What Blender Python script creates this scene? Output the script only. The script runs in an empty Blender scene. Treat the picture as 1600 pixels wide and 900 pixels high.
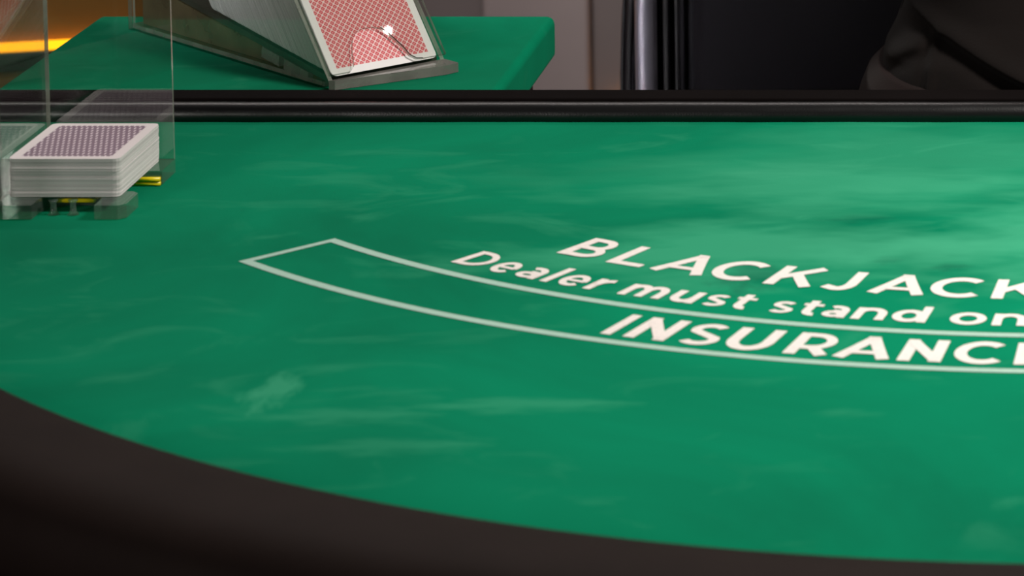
import bpy, bmesh, math, random
from mathutils import Vector, Matrix
random.seed(7)
PI = math.pi
sc = bpy.context.scene
C = sc.collection

ZT = 0.76            # height of the felt above the floor (metres)

# ------------------------------------------------------------------ camera
cam_data = bpy.data.cameras.new('camera')
cam = bpy.data.objects.new('camera', cam_data)
C.objects.link(cam)
cam.location = (0, 0, ZT + 0.49)
cam.rotation_euler = (math.radians(90 - 5.2), 0, 0)
cam_data.sensor_width = 36
cam_data.lens = 111.58
cam_data.shift_x = -0.5408          # the photograph is a lower-left crop of a wider frame
cam_data.shift_y = -0.6459
cam_data.clip_start = 0.05
cam_data.dof.use_dof = True
cam_data.dof.focus_distance = 2.06
cam_data.dof.aperture_fstop = 17
sc.camera = cam

# ------------------------------------------------------------------ world, lights, exposure
w = bpy.data.worlds.new('world')
sc.world = w
w.use_nodes = True
w.node_tree.nodes['Background'].inputs[0].default_value = (0.75, 0.8, 0.9, 1)
w.node_tree.nodes['Background'].inputs[1].default_value = 0.15

def area(name, loc, target, size, power, col, size_y=None, spread=180):
    l = bpy.data.lights.new(name, 'AREA')
    l.shape = 'RECTANGLE' if size_y else 'SQUARE'
    l.size = size
    if size_y: l.size_y = size_y
    l.energy = power
    l.color = col
    l.spread = math.radians(spread)
    o = bpy.data.objects.new(name, l)
    o.location = loc
    o.rotation_euler = (Vector(target) - Vector(loc)).to_track_quat('-Z', 'Y').to_euler()
    C.objects.link(o)
    return o

area('key_lamp', (0.42, 1.70, ZT + 0.84), (0.14, 1.75, ZT), 0.28, 15.8, (1.0, 0.94, 0.88))
area('glint_lamp', (0.573, 2.258, ZT + 1.246), (-0.45, 2.08, ZT), 0.006, 0.03, (1.0, 0.95, 0.9))  # tiny light added for the glint on the shoe's front sheet
area('bead_highlight_lamp', (-0.5, 3.4, 2.25), (-0.4, 1.96, ZT), 2.0, 11.0, (1.0, 0.92, 0.88), size_y=0.15)  # unseen light added for the highlight along the rail bead
area('fill_lamp', (-1.6, -0.3, 1.40), (-0.5, 2.0, ZT), 0.5, 15, (1.0, 0.94, 0.9))
area('wall_fill_lamp', (-0.8, 3.3, 1.9), (-0.75, 4.25, 0.30), 0.3, 3.4, (1.0, 0.92, 0.9), spread=80)  # unseen fill that brightens the back wall
area('chrome_fill_lamp', (-1.1, 1.7, 1.5), (-0.36, 2.6, 0.66), 0.25, 0.7, (0.93, 0.93, 1.0), spread=18)  # unseen narrow fill for the grey tone on the chrome upright
area('chrome_glint_lamp', (-1.0, 1.75, 0.375), (-0.35, 2.6, 0.64), 0.03, 0.012, (1.0, 0.96, 0.95), spread=30)  # unseen light added for the bright spot low on the chrome
sc.view_settings.view_transform = 'Standard'
sc.view_settings.look = 'None'
sc.view_settings.exposure = 0.0
sc.view_settings.gamma = 1
sc.view_settings.use_curve_mapping = False
sc.cycles.max_bounces = 12
sc.cycles.transparent_max_bounces = 24

# ------------------------------------------------------------------ materials
def srgb(r, g, b):
    f = lambda c: (c / 255 / 12.92) if c / 255 <= 0.04045 else ((c / 255 + 0.055) / 1.055) ** 2.4
    return (f(r), f(g), f(b), 1)

def new_mat(name):
    m = bpy.data.materials.new(name)
    m.use_nodes = True
    nt = m.node_tree
    b = nt.nodes['Principled BSDF']
    return m, nt, b

def N(nt, kind, **kw):
    n = nt.nodes.new(kind)
    for k, v in kw.items():
        setattr(n, k, v)
    return n

def math_node(nt, op, a, b=None):
    n = nt.nodes.new('ShaderNodeMath'); n.operation = op
    for i, v in enumerate((a, b)):
        if v is None: continue
        if isinstance(v, (int, float)): n.inputs[i].default_value = v
        else: nt.links.new(v, n.inputs[i])
    return n.outputs[0]

def mix_col(nt, fac, a, b, blend='MIX'):
    n = nt.nodes.new('ShaderNodeMix'); n.data_type = 'RGBA'; n.blend_type = blend
    for i, v in ((0, fac), (6, a), (7, b)):
        if isinstance(v, (int, float)): n.inputs[i].default_value = v
        elif isinstance(v, tuple): n.inputs[i].default_value = v
        else: nt.links.new(v, n.inputs[i])
    return n.outputs[2]

def ramp(nt, src, stops):
    n = nt.nodes.new('ShaderNodeValToRGB')
    e = n.color_ramp.elements
    e[0].position, e[0].color = stops[0]
    e[1].position, e[1].color = stops[-1]
    for p, c in stops[1:-1]:
        q = e.new(p); q.color = c
    nt.links.new(src, n.inputs[0])
    return n.outputs[0]

def noise(nt, vec, scale, detail=4, rough=0.5, dist=0.0):
    n = nt.nodes.new('ShaderNodeTexNoise')
    n.inputs['Scale'].default_value = scale
    n.inputs['Detail'].default_value = detail
    n.inputs['Roughness'].default_value = rough
    n.inputs['Distortion'].default_value = dist
    if vec is not None: nt.links.new(vec, n.inputs['Vector'])
    return n.outputs['Fac']

def coords(nt, which='Object', scale=None, loc=None, rot=None):
    t = nt.nodes.new('ShaderNodeTexCoord')
    m = nt.nodes.new('ShaderNodeMapping')
    nt.links.new(t.outputs[which], m.inputs[0])
    if scale: m.inputs['Scale'].default_value = scale
    if loc: m.inputs['Location'].default_value = loc
    if rot: m.inputs['Rotation'].default_value = rot
    return m.outputs[0]

def bump(nt, b, h, strength, distance):
    n = nt.nodes.new('ShaderNodeBump')
    n.inputs['Strength'].default_value = strength
    n.inputs['Distance'].default_value = distance
    nt.links.new(h, n.inputs['Height'])
    nt.links.new(n.outputs[0], b.inputs['Normal'])

def plain(name, col, rough=0.5, metal=0.0, spec=0.5, grain=None, var=0.12):
    """a colour with fine grain and slight tone variation"""
    m, nt, b = new_mat(name)
    v = coords(nt)
    n = noise(nt, v, grain or 60, 4)
    dark = tuple(c * (1 - var) for c in col[:3]) + (1,)
    lite = tuple(min(1, c * (1 + var)) for c in col[:3]) + (1,)
    nt.links.new(ramp(nt, n, [(0.3, dark), (0.7, lite)]), b.inputs['Base Color'])
    b.inputs['Roughness'].default_value = rough
    b.inputs['Metallic'].default_value = metal
    b.inputs['Specular IOR Level'].default_value = spec
    return m, nt, b, v

def make_felt(name, a, c, pale, marks=()):
    m, nt, b = new_mat(name)
    v = coords(nt)
    n1 = noise(nt, v, 4.0, 5, 0.55, 0.9)
    n2 = noise(nt, coords(nt, scale=(1, 1.6, 1)), 11, 4, 0.55, 1.6)
    col = mix_col(nt, ramp(nt, n1, [(0.33, (0, 0, 0, 1)), (0.68, (1, 1, 1, 1))]), a, c)
    # chalky nap marks
    fac = ramp(nt, n2, [(0.55, (0, 0, 0, 1)), (0.80, (0.30, 0.30, 0.30, 1))])
    col = mix_col(nt, fac, col, pale)
    # worn patches and painted sheen: (x, y, rx, ry, strength, dark?)
    for (x, y, rx, ry, s, dark) in marks:
        mp = coords(nt, scale=(1 / rx, 1 / ry, 0), loc=(-x / rx, -y / ry, 0))
        wob = noise(nt, mp, 1.3, 3, 0.6)
        ln = nt.nodes.new('ShaderNodeVectorMath'); ln.operation = 'LENGTH'
        nt.links.new(mp, ln.inputs[0])
        d = math_node(nt, 'ADD', ln.outputs['Value'], math_node(nt, 'MULTIPLY', math_node(nt, 'SUBTRACT', wob, 0.5), 2.4))
        f = ramp(nt, d, [(0.35, (s, s, s, 1)), (1.15, (0, 0, 0, 1))])
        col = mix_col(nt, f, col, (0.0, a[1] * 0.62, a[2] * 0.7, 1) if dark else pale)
    nt.links.new(col, b.inputs['Base Color'])
    b.inputs['Roughness'].default_value = 0.95
    b.inputs['Specular IOR Level'].default_value = 0.02
    b.inputs['Sheen Weight'].default_value = 0.02
    b.inputs['Sheen Roughness'].default_value = 0.5
    b.inputs['Sheen Tint'].default_value = (0.75, 1.0, 0.9, 1)
    bump(nt, b, noise(nt, v, 900, 2), 0.25, 0.0004)
    return m

M = {}
M['felt'] = make_felt('green_felt', (0.0, 0.155, 0.074, 1), (0.0, 0.225, 0.108, 1), (0.055, 0.36, 0.20, 1),
    marks=[(-0.165, 1.625, 0.022, 0.030, 0.75, True), (-0.061, 1.643, 0.014, 0.008, 0.6, True), (-0.095, 1.655, 0.010, 0.009, 0.5, True),
           (-0.115, 1.735, 0.022, 0.010, 0.45, True), (0.0, 1.72, 0.03, 0.012, 0.4, True),
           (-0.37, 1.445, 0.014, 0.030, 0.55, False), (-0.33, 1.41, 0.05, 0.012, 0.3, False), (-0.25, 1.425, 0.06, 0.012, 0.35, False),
           (-0.30, 1.37, 0.05, 0.012, 0.25, False), (-0.50, 1.36, 0.05, 0.03, 0.25, False), (-0.13, 1.80, 0.16, 0.06, 0.40, False), (-0.08, 1.86, 0.24, 0.11, 0.30, False),  # the wide pale patches paint the light sheen at the upper right
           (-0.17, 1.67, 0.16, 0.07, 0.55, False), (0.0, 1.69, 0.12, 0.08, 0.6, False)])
M['felt_far'] = make_felt('green_felt_far', (0.0, 0.14, 0.066, 1), (0.0, 0.22, 0.105, 1), (0.06, 0.33, 0.19, 1))

def leather(name, col, rough, scale=420, strength=0.25, spec=0.5):
    m, nt, b, v = plain(name, col, rough, grain=18)
    vo = nt.nodes.new('ShaderNodeTexVoronoi'); vo.inputs['Scale'].default_value = scale
    nt.links.new(v, vo.inputs['Vector'])
    bump(nt, b, vo.outputs['Distance'], strength, 0.0003)
    b.inputs['Specular IOR Level'].default_value = spec
    return m
M['armrest'] = leather('armrest_vinyl', (0.016, 0.0105, 0.0092, 1), 0.62, 500, 0.1, 0.05)
M['bead'] = leather('bead_leather', (0.002, 0.002, 0.0024, 1), 0.36, 900, 0.14, 0.5)
M['ledge'] = leather('ledge_vinyl', (0.0045, 0.0032, 0.0032, 1), 0.8, 700, 0.2, 0.03)
M['chair_leather'] = leather('chair_leather', (0.0035, 0.003, 0.0035, 1), 0.6, 200, 0.12, 0.05)
M['piping'] = leather('chair_piping', (0.01, 0.009, 0.009, 1), 0.35, 200, 0.1)
M['wood'] = plain('dark_wood', (0.02, 0.012, 0.009, 1), 0.45, grain=25)[0]
M['chrome'] = plain('chrome', (0.62, 0.58, 0.66, 1), 0.37, 1.0, grain=10, var=0.03)[0]
M['black_plastic'] = plain('black_plastic', (0.01, 0.01, 0.01, 1), 0.5)[0]

def print_mat(name, col):
    m, nt, b, v = plain(name, col, 0.8, spec=0.1, grain=500, var=0.06)
    return m
M['letter'] = print_mat('white_print', (0.80, 0.74, 0.70, 1))
M['line'] = print_mat('pale_line_print', (0.38, 0.56, 0.47, 1))

def cloth(name, col, sc_=350):
    m, nt, b, v = plain(name, col, 0.95, spec=0.15, grain=9, var=0.25)
    b.inputs['Sheen Weight'].default_value = 0.03
    bump(nt, b, noise(nt, v, sc_, 2), 0.3, 0.0008)
    return m
M['jacket'] = cloth('brown_black_cloth', (0.0068, 0.0047, 0.0041, 1))
M['trousers'] = cloth('trouser_cloth', (0.0125, 0.0062, 0.0056, 1))
M['shirt'] = cloth('shirt_cloth', (0.02, 0.018, 0.018, 1))
M['skin'] = plain('skin', (0.50, 0.30, 0.22, 1), 0.5, grain=30, var=0.06)[0]
M['hair'] = plain('dark_hair', (0.012, 0.008, 0.006, 1), 0.5, grain=200, var=0.3)[0]
M['eye'] = plain('eye', (0.6, 0.58, 0.55, 1), 0.2)[0]
M['lip'] = plain('lip', (0.35, 0.14, 0.12, 1), 0.5)[0]

def card_edge():
    m, nt, b = new_mat('card_paper_edge')
    oi = nt.nodes.new('ShaderNodeObjectInfo')
    c = ramp(nt, oi.outputs['Random'], [(0.0, (0.30, 0.30, 0.29, 1)), (0.25, (0.50, 0.50, 0.48, 1)), (0.8, (0.60, 0.59, 0.57, 1)), (1.0, (0.78, 0.76, 0.74, 1))])
    n = noise(nt, coords(nt), 60, 2)
    c = mix_col(nt, math_node(nt, 'MULTIPLY', n, 0.3), c, (0.45, 0.46, 0.45, 1))
    nt.links.new(c, b.inputs['Base Color'])
    b.inputs['Roughness'].default_value = 0.7
    return m
M['card_edge'] = card_edge()

def card_back(name, ink, light, white, p, hx, hy, border, ysc=1.0, dots=False):
    """a card back: diamond lattice inside a plain border (object x = width, y = height)"""
    m, nt, b = new_mat(name)
    v = coords(nt)
    s = nt.nodes.new('ShaderNodeSeparateXYZ'); nt.links.new(v, s.inputs[0])
    x, y0_ = s.outputs[0], s.outputs[1]
    y = math_node(nt, 'MULTIPLY', y0_, ysc)
    u = math_node(nt, 'MULTIPLY', math_node(nt, 'ADD', x, y), 1 / p)
    q = math_node(nt, 'MULTIPLY', math_node(nt, 'SUBTRACT', x, y), 1 / p)
    au = math_node(nt, 'ABSOLUTE', math_node(nt, 'SUBTRACT', math_node(nt, 'FRACT', math_node(nt, 'ADD', u, 50.5)), 0.5))
    aq = math_node(nt, 'ABSOLUTE', math_node(nt, 'SUBTRACT', math_node(nt, 'FRACT', math_node(nt, 'ADD', q, 50.5)), 0.5))
    mx = math_node(nt, 'MAXIMUM', au, aq)
    mn = math_node(nt, 'MINIMUM', au, aq)
    inside = math_node(nt, 'LESS_THAN', mx, 0.385)
    cross = math_node(nt, 'LESS_THAN', mn, 0.035)
    petal = math_node(nt, 'GREATER_THAN', mn, 0.24)
    core = mix_col(nt, cross, ink, light)
    # corners between the diamonds: pale petals; thin ink line along the lattice
    outside = mix_col(nt, math_node(nt, 'GREATER_THAN', mx, 0.47), white, light)
    outside = mix_col(nt, math_node(nt, 'LESS_THAN', mn, 0.15), outside, light)
    col = mix_col(nt, inside, outside, core)
    if dots:      # small pale ovals in staggered rows
        rr_ = math_node(nt, 'ADD', math_node(nt, 'MULTIPLY', au, au), math_node(nt, 'MULTIPLY', aq, aq))
        col = mix_col(nt, math_node(nt, 'LESS_THAN', rr_, 0.068), ink, light)
    bx = math_node(nt, 'LESS_THAN', math_node(nt, 'ABSOLUTE', x), hx - border)
    by = math_node(nt, 'LESS_THAN', math_node(nt, 'ABSOLUTE', y0_), hy - border)
    col = mix_col(nt, math_node(nt, 'MULTIPLY', bx, by), white, col)
    nt.links.new(col, b.inputs['Base Color'])
    b.inputs['Roughness'].default_value = 0.4
    return m
CW, CH, CT = 0.0625, 0.0810, 0.00031     # playing card: width, length, thickness
M['red_back'] = card_back('red_card_back', (0.62, 0.035, 0.06, 1), (0.85, 0.42, 0.40, 1), (0.86, 0.83, 0.83, 1), 0.0046, CH / 2, CW / 2, 0.0052)
M['purple_back'] = card_back('purple_card_back', (0.25, 0.165, 0.225, 1), (0.82, 0.70, 0.76, 1), (0.84, 0.76, 0.77, 1), 0.0031, CW / 2, CH / 2, 0.0058, 0.27, True)

def acrylic(name, tint, rough=0.015, ior=1.5, body=0.0, body_col=(0.4, 0.5, 0.45, 1)):
    """clear sheet: Fresnel reflection over tinted transparency (same Fresnel on both faces)"""
    m = bpy.data.materials.new(name); m.use_nodes = True
    nt = m.node_tree; nt.nodes.clear()
    out = nt.nodes.new('ShaderNodeOutputMaterial')
    geo = nt.nodes.new('ShaderNodeNewGeometry')
    fr = nt.nodes.new('ShaderNodeFresnel')
    i = math_node(nt, 'ADD', math_node(nt, 'MULTIPLY', geo.outputs['Backfacing'], 1 / ior - ior), ior)
    nt.links.new(i, fr.inputs['IOR'])
    t = nt.nodes.new('ShaderNodeBsdfTransparent'); t.inputs[0].default_value = tint
    g = nt.nodes.new('ShaderNodeBsdfGlossy'); g.inputs['Roughness'].default_value = rough
    g.inputs['Color'].default_value = (0.95, 0.95, 0.95, 1)
    base = t.outputs[0]
    if body > 0:
        d = nt.nodes.new('ShaderNodeBsdfDiffuse')
        n = noise(nt, coords(nt), 45, 3)
        nt.links.new(ramp(nt, n, [(0.3, tuple(c * 0.6 for c in body_col[:3]) + (1,)), (0.7, body_col)]), d.inputs[0])
        mb = nt.nodes.new('ShaderNodeMixShader'); mb.inputs[0].default_value = body
        nt.links.new(t.outputs[0], mb.inputs[1]); nt.links.new(d.outputs[0], mb.inputs[2])
        base = mb.outputs[0]
    mx = nt.nodes.new('ShaderNodeMixShader')
    nt.links.new(fr.outputs[0], mx.inputs[0])
    nt.links.new(base, mx.inputs[1]); nt.links.new(g.outputs[0], mx.inputs[2])
    nt.links.new(mx.outputs[0], out.inputs[0])
    return m
M['acrylic'] = acrylic('clear_acrylic', (0.95, 0.965, 0.95, 1), ior=1.6)
M['acrylic_reflect'] = acrylic('painted_olive_reflection', (0.50, 0.48, 0.40, 1), ior=1.5, body=0.72, body_col=(0.20, 0.16, 0.09, 1))  # olive body colour stands in for a reflection in the shoe's side
M['acrylic_edge'] = acrylic('acrylic_cut_edge', (0.75, 0.80, 0.76, 1), 0.1, 1.5, 0.45, (0.50, 0.52, 0.44, 1))
M['acrylic_thick'] = acrylic('thick_acrylic', (0.70, 0.84, 0.76, 1), 0.03, 1.5, 0.12, (0.4, 0.52, 0.45, 1))
M['acrylic_grey'] = acrylic('grey_acrylic_block', (0.62, 0.61, 0.58, 1), 0.1, 1.5, 0.4, (0.40, 0.38, 0.35, 1))
M['acrylic_dark'] = acrylic('dark_acrylic_ramp', (0.30, 0.36, 0.30, 1), 0.1, 1.5, 0.4, (0.16, 0.17, 0.13, 1))
def emis(name, col, s):
    m, nt, b = new_mat(name)
    b.inputs['Base Color'].default_value = col
    b.inputs['Emission Color'].default_value = col
    n = noise(nt, coords(nt, scale=(1, 1, 1)), 8, 1)
    nt.links.new(math_node(nt, 'ADD', math_node(nt, 'MULTIPLY', n, 0.1 * s), s * 0.95), b.inputs['Emission Strength'])
    return m
M['led'] = emis('yellow_led', (1.0, 0.37, 0.005, 1), 2.6)
M['yellow'] = plain('painted_led_gleam', (1.0, 0.74, 0.01, 1), 0.3, grain=30, var=0.1)[0]  # yellow stands in for the light strip refracted in the acrylic

# ------------------------------------------------------------------ helpers
def link(o, parent=None):
    C.objects.link(o)
    if parent: o.parent = parent
    return o

def thing(name, label, cat, loc=(0, 0, 0), rz=0, group=None):
    o = bpy.data.objects.new(name, None)
    o.empty_display_size = 0.05
    link(o)
    o.location = loc; o.rotation_euler = (0, 0, rz)
    o['label'] = label; o['category'] = cat
    if group: o['group'] = group
    return o

def tag(o, label, cat, group=None):
    o['label'] = label; o['category'] = cat
    if group: o['group'] = group
    return o

def mesh_obj(name, bm, mats, parent=None, smooth=False, label=None, bevel=0, segs=2):
    me = bpy.data.meshes.new(name)
    bmesh.ops.recalc_face_normals(bm, faces=bm.faces)
    bm.to_mesh(me); bm.free()
    if not isinstance(mats, (list, tuple)): mats = [mats]
    for m in mats: me.materials.append(m)
    if smooth:
        for p in me.polygons: p.use_smooth = True
    o = link(bpy.data.objects.new(name, me), parent)
    if bevel:
        b = o.modifiers.new('bevel', 'BEVEL'); b.width = bevel; b.segments = segs; b.limit_method = 'ANGLE'
        b.angle_limit = math.radians(40)
        for p in me.polygons: p.use_smooth = True
        o.modifiers.new('wn', 'WEIGHTED_NORMAL').keep_sharp = True
    if label: o['label'] = label
    return o

def add_box(bm, x0, x1, y0, y1, z0, z1):
    vs = [bm.verts.new((x, y, z)) for x in (x0, x1) for y in (y0, y1) for z in (z0, z1)]
    f = lambda *i: bm.faces.new([vs[k] for k in i])
    f(0, 1, 3, 2); f(4, 6, 7, 5); f(0, 4, 5, 1); f(2, 3, 7, 6); f(0, 2, 6, 4); f(1, 5, 7, 3)

def box(name, x0, x1, y0, y1, z0, z1, mat, parent=None, bevel=0, label=None):
    bm = bmesh.new(); add_box(bm, x0, x1, y0, y1, z0, z1)
    return mesh_obj(name, bm, mat, parent, bevel=bevel, label=label)

def prism(bm, pts, frm, t):
    """outline pts (2-D) placed by frm(u,v,w) and extruded from w=0 to w=t; material 1 on the cut edges"""
    a = [bm.verts.new(frm(u, v, 0)) for u, v in pts]
    b = [bm.verts.new(frm(u, v, t)) for u, v in pts]
    bm.faces.new(a[::-1]).material_index = 0
    bm.faces.new(b).material_index = 0
    n = len(pts)
    for i in range(n):
        bm.faces.new((a[i], a[(i + 1) % n], b[(i + 1) % n], b[i])).material_index = 1

def plate(name, pts, frm, t, parent, mat='acrylic', edge='acrylic_edge', label=None):
    bm = bmesh.new(); prism(bm, pts, frm, t)
    return mesh_obj(name, bm, [M[mat], M[edge]], parent, label=label)

def sweep(bm, path, prof, closed=False):
    """path: list of (origin Vector, outward Vector); prof: closed list of (r, z)"""
    rings = []
    for o, d in path:
        rings.append([bm.verts.new(o + d * r + Vector((0, 0, z))) for r, z in prof])
    n = len(prof)
    for i in range(len(rings) - 1):
        for k in range(n):
            bm.faces.new((rings[i][k], rings[i][(k + 1) % n], rings[i + 1][(k + 1) % n], rings[i + 1][k]))
    bm.faces.new(rings[0]); bm.faces.new(rings[-1][::-1])

def tube(bm, pts, r, seg=10):
    prev = None; rings = []
    pts = [Vector(p) for p in pts]
    for i, p in enumerate(pts):
        d = (pts[min(i + 1, len(pts) - 1)] - pts[max(i - 1, 0)]).normalized()
        up = Vector((0, 0, 1)) if abs(d.z) < 0.95 else Vector((1, 0, 0))
        a = d.cross(up).normalized(); b2 = d.cross(a).normalized()
        rr = r[i] if isinstance(r, (list, tuple)) else r
        rings.append([bm.verts.new(p + (a * math.cos(t) + b2 * math.sin(t)) * rr) for t in [2 * PI * k / seg for k in range(seg)]])
    for i in range(len(rings) - 1):
        for k in range(seg):
            bm.faces.new((rings[i][k], rings[i][(k + 1) % seg], rings[i + 1][(k + 1) % seg], rings[i + 1][k]))
    bm.faces.new(rings[0][::-1]); bm.faces.new(rings[-1])

def struct(o):
    o['kind'] = 'structure'
    return o

# ------------------------------------------------------------------ the room
M['grey_wall'] = plain('grey_wall_paint', (0.34, 0.285, 0.28, 1), 0.85, grain=6, var=0.06)[0]
M['dark_grey'] = plain('dark_grey_wall_paint', (0.19, 0.16, 0.156, 1), 0.85, grain=6, var=0.06)[0]
M['brown_panel'] = plain('brown_wall_panel', (0.30, 0.145, 0.022, 1), 0.7, grain=7, var=0.12)[0]
M['carpet'] = plain('dark_carpet', (0.03, 0.02, 0.018, 1), 0.95, grain=300, var=0.4)[0]
M['ceil'] = plain('ceiling_paint', (0.25, 0.24, 0.24, 1), 0.9, grain=20)[0]
M['side_wall'] = plain('dark_brown_wall', (0.05, 0.035, 0.028, 1), 0.8, grain=5, var=0.3)[0]
struct(box('floor', -3, 3, -2, 4.4, -0.1, 0, M['carpet']))
struct(box('ceiling', -3, 3, -2, 4.4, 3.0, 3.1, M['ceil']))
struct(box('wall_back', -3, 3, 4.25, 4.4, 0, 3.0, M['dark_grey']))
struct(box('wall_right', 3, 3.1, -2, 4.4, 0, 3.0, M['side_wall']))
struct(box('wall_left', -3.1, -3, -2, 4.4, 0, 3.0, M['side_wall']))
struct(box('wall_front', -3, 3, -2.1, -2, 0, 3.0, M['side_wall']))
struct(box('trim_1', -0.79, -0.645, 4.225, 4.25, 0, 3.0, M['grey_wall'], bevel=0.008))   # flat pilaster on the back wall

struct(box('trim_2', -0.62, 0.2, 4.236, 4.2495, ZT - 0.556, ZT - 0.548, M['led']))   # low light line on the back wall

# ------------------------------------------------------------------ brown panelled counter with its yellow light line
cnt = thing('counter', 'brown panelled counter glowing orange above a yellow light line behind the tables', 'counter', (-1.10, 3.36, 0), math.radians(15))
box('front_panel', -0.75, 0.27, 0.0, 0.30, 0.0, 1.08, M['brown_panel'], cnt, 0.004)
box('counter_top', -0.77, 0.29, -0.03, 0.33, 1.08, 1.11, M['wood'], cnt, 0.004, 'dark worktop')
box('light_strip', -0.75, 0.27, -0.010, -0.0005, ZT - 0.2712, ZT - 0.2630, M['led'], cnt, label='glowing yellow light strip')
box('ledge', -0.75, 0.27, -0.016, -0.0005, ZT - 0.292, ZT - 0.2714, M['wood'], cnt, 0.002, 'dark ledge under the light strip')
box('plinth', -0.75, 0.27, -0.006, -0.0005, 0.0, 0.10, M['wood'], cnt)

# ------------------------------------------------------------------ blackjack table
tb = thing('blackjack_table', 'large green felt blackjack table with black padded rails and white lettering', 'table', (0, 0, 0))
RX, RY, RR = 0.0185, 1.9286, 0.7189       # crest of the curved armrest's inner edge, 10 mm above the felt
YB = 1.9535                               # straight dealer's edge
def arc_pts(r, a0, a1, n, cx=RX, cy=RY):
    return [Vector((cx + r * math.sin(a0 + (a1 - a0) * i / n), cy - r * math.cos(a0 + (a1 - a0) * i / n), 0)) for i in range(n + 1)]

# felt: half disc whose rim is tucked under the rails
bm = bmesh.new()
rim = arc_pts(RR + 0.012, -PI / 2, PI / 2, 120)
top = [bm.verts.new((p.x, p.y, ZT)) for p in rim]
e1 = bm.verts.new((rim[-1].x, YB + 0.006, ZT)); e0 = bm.verts.new((rim[0].x, YB + 0.006, ZT))
f = bm.faces.new(top + [e1, e0])
r = bmesh.ops.extrude_face_region(bm, geom=[f])
bmesh.ops.translate(bm, verts=[g for g in r['geom'] if isinstance(g, bmesh.types.BMVert)], vec=(0, 0, -0.004))
mesh_obj('felt', bm, M['felt'], tb)

bm = bmesh.new()
rim = arc_pts(RR + 0.06, -PI / 2, PI / 2, 60)
top = [bm.verts.new((p.x, p.y, ZT - 0.0045)) for p in rim] + [bm.verts.new((rim[-1].x, 1.985, ZT - 0.0045)), bm.verts.new((rim[0].x, 1.985, ZT - 0.0045))]
f = bm.faces.new(top)
r = bmesh.ops.extrude_face_region(bm, geom=[f])
bmesh.ops.translate(bm, verts=[g for g in r['geom'] if isinstance(g, bmesh.types.BMVert)], vec=(0, 0, -0.03))
mesh_obj('tabletop', bm, M['wood'], tb, label='dark wooden board under the felt')

# curved padded armrest
prof = [(-0.004, 0.001), (-0.003, 0.006), (0.0, 0.0095), (0.005, 0.0115), (0.014, 0.013), (0.026, 0.0145), (0.040, 0.0155), (0.052, 0.0155), (0.062, 0.0135),
        (0.071, 0.009), (0.077, 0.002), (0.080, -0.008), (0.078, -0.020), (0.070, -0.030), (0.055, -0.035), (0.01, -0.035), (0.01, 0.0)]
path = [(Vector((RX - RR * 1, 1.99, ZT)), Vector((-1, 0, 0)))]
for i in range(161):
    a = -PI / 2 + PI * i / 160
    d = Vector((math.sin(a), -math.cos(a), 0))
    path.append((Vector((RX, RY, ZT)) + d * RR, d))
path.append((Vector((RX + RR * 1, 1.99, ZT)), Vector((1, 0, 0))))
bm = bmesh.new(); sweep(bm, path, prof)
o = mesh_obj('armrest', bm, M['armrest'], tb, smooth=True, label='black-brown padded curved armrest')

# straight dealer side: round leather bead, then the flat ledge behind it
x0, x1 = RX - RR + 0.002, RX + RR - 0.002
bm = bmesh.new()
pr = []
for k in range(20):
    t = 2 * PI * k / 20
    pr.append((0.0085 + 0.0085 * -math.cos(t), 0.0035 + 0.0075 * math.sin(t)))
path = []
for i in range(121):
    x = x0 + (x1 - x0) * i / 120
    wob = 0.00025 * math.sin(i * 0.7) + 0.0002 * math.sin(i * 1.9)
    path.append((Vector((x, YB + wob, ZT)), Vector((0, 1, 0))))
sweep(bm, path, pr)
mesh_obj('rail_bead', bm, M['bead'], tb, smooth=True, label='shiny black rolled leather bead')
box('ledge', x0, x1, YB + 0.0165, YB + 0.040, ZT - 0.03, ZT + 0.0116, M['ledge'], tb, 0.0015, 'flat matte black ledge behind the bead')
# table legs and stretchers
for (x, y) in ((-0.5, 1.88), (0.54, 1.88), (-0.28, 1.42), (0.32, 1.42)):
    bm = bmesh.new()
    add_box(bm, x - 0.035, x + 0.035, y - 0.035, y + 0.035, 0.0, ZT - 0.0345)
    mesh_obj('leg', bm, M['wood'], tb, bevel=0.006)

# ---- printing on the felt, all on concentric arcs
AX, AY = 0.01813, 2.1313
def polar(deg, r, z=ZT + 0.0003):
    a = math.radians(deg)
    return Vector((AX + r * math.sin(a), AY - r * math.cos(a), z))
def band(bm, a0, a1, r0, r1, n):
    prev = None
    for i in range(n + 1):
        a = a0 + (a1 - a0) * i / n
        cur = (bm.verts.new(polar(a, r0)), bm.verts.new(polar(a, r1)))
        if prev: bm.faces.new((prev[0], prev[1], cur[1], cur[0]))
        prev = cur
bm = bmesh.new()
RI, RO, LW = 0.6061, 0.6602, 0.0029
EA = 43.55
band(bm, -EA - 0.22, EA + 0.22, RI - LW, RI + LW, 140)
band(bm, -EA - 0.22, EA + 0.22, RO - LW, RO + LW, 140)
for s in (-1, 1):
    wd = math.degrees(LW * 1.6 / 0.633)
    band(bm, s * EA - wd / 2, s * EA + wd / 2, RI + LW, RO - LW, 2)
mesh_obj('insurance_border', bm, M['line'], tb, label='pale outlined curved box around the insurance lettering')

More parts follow.
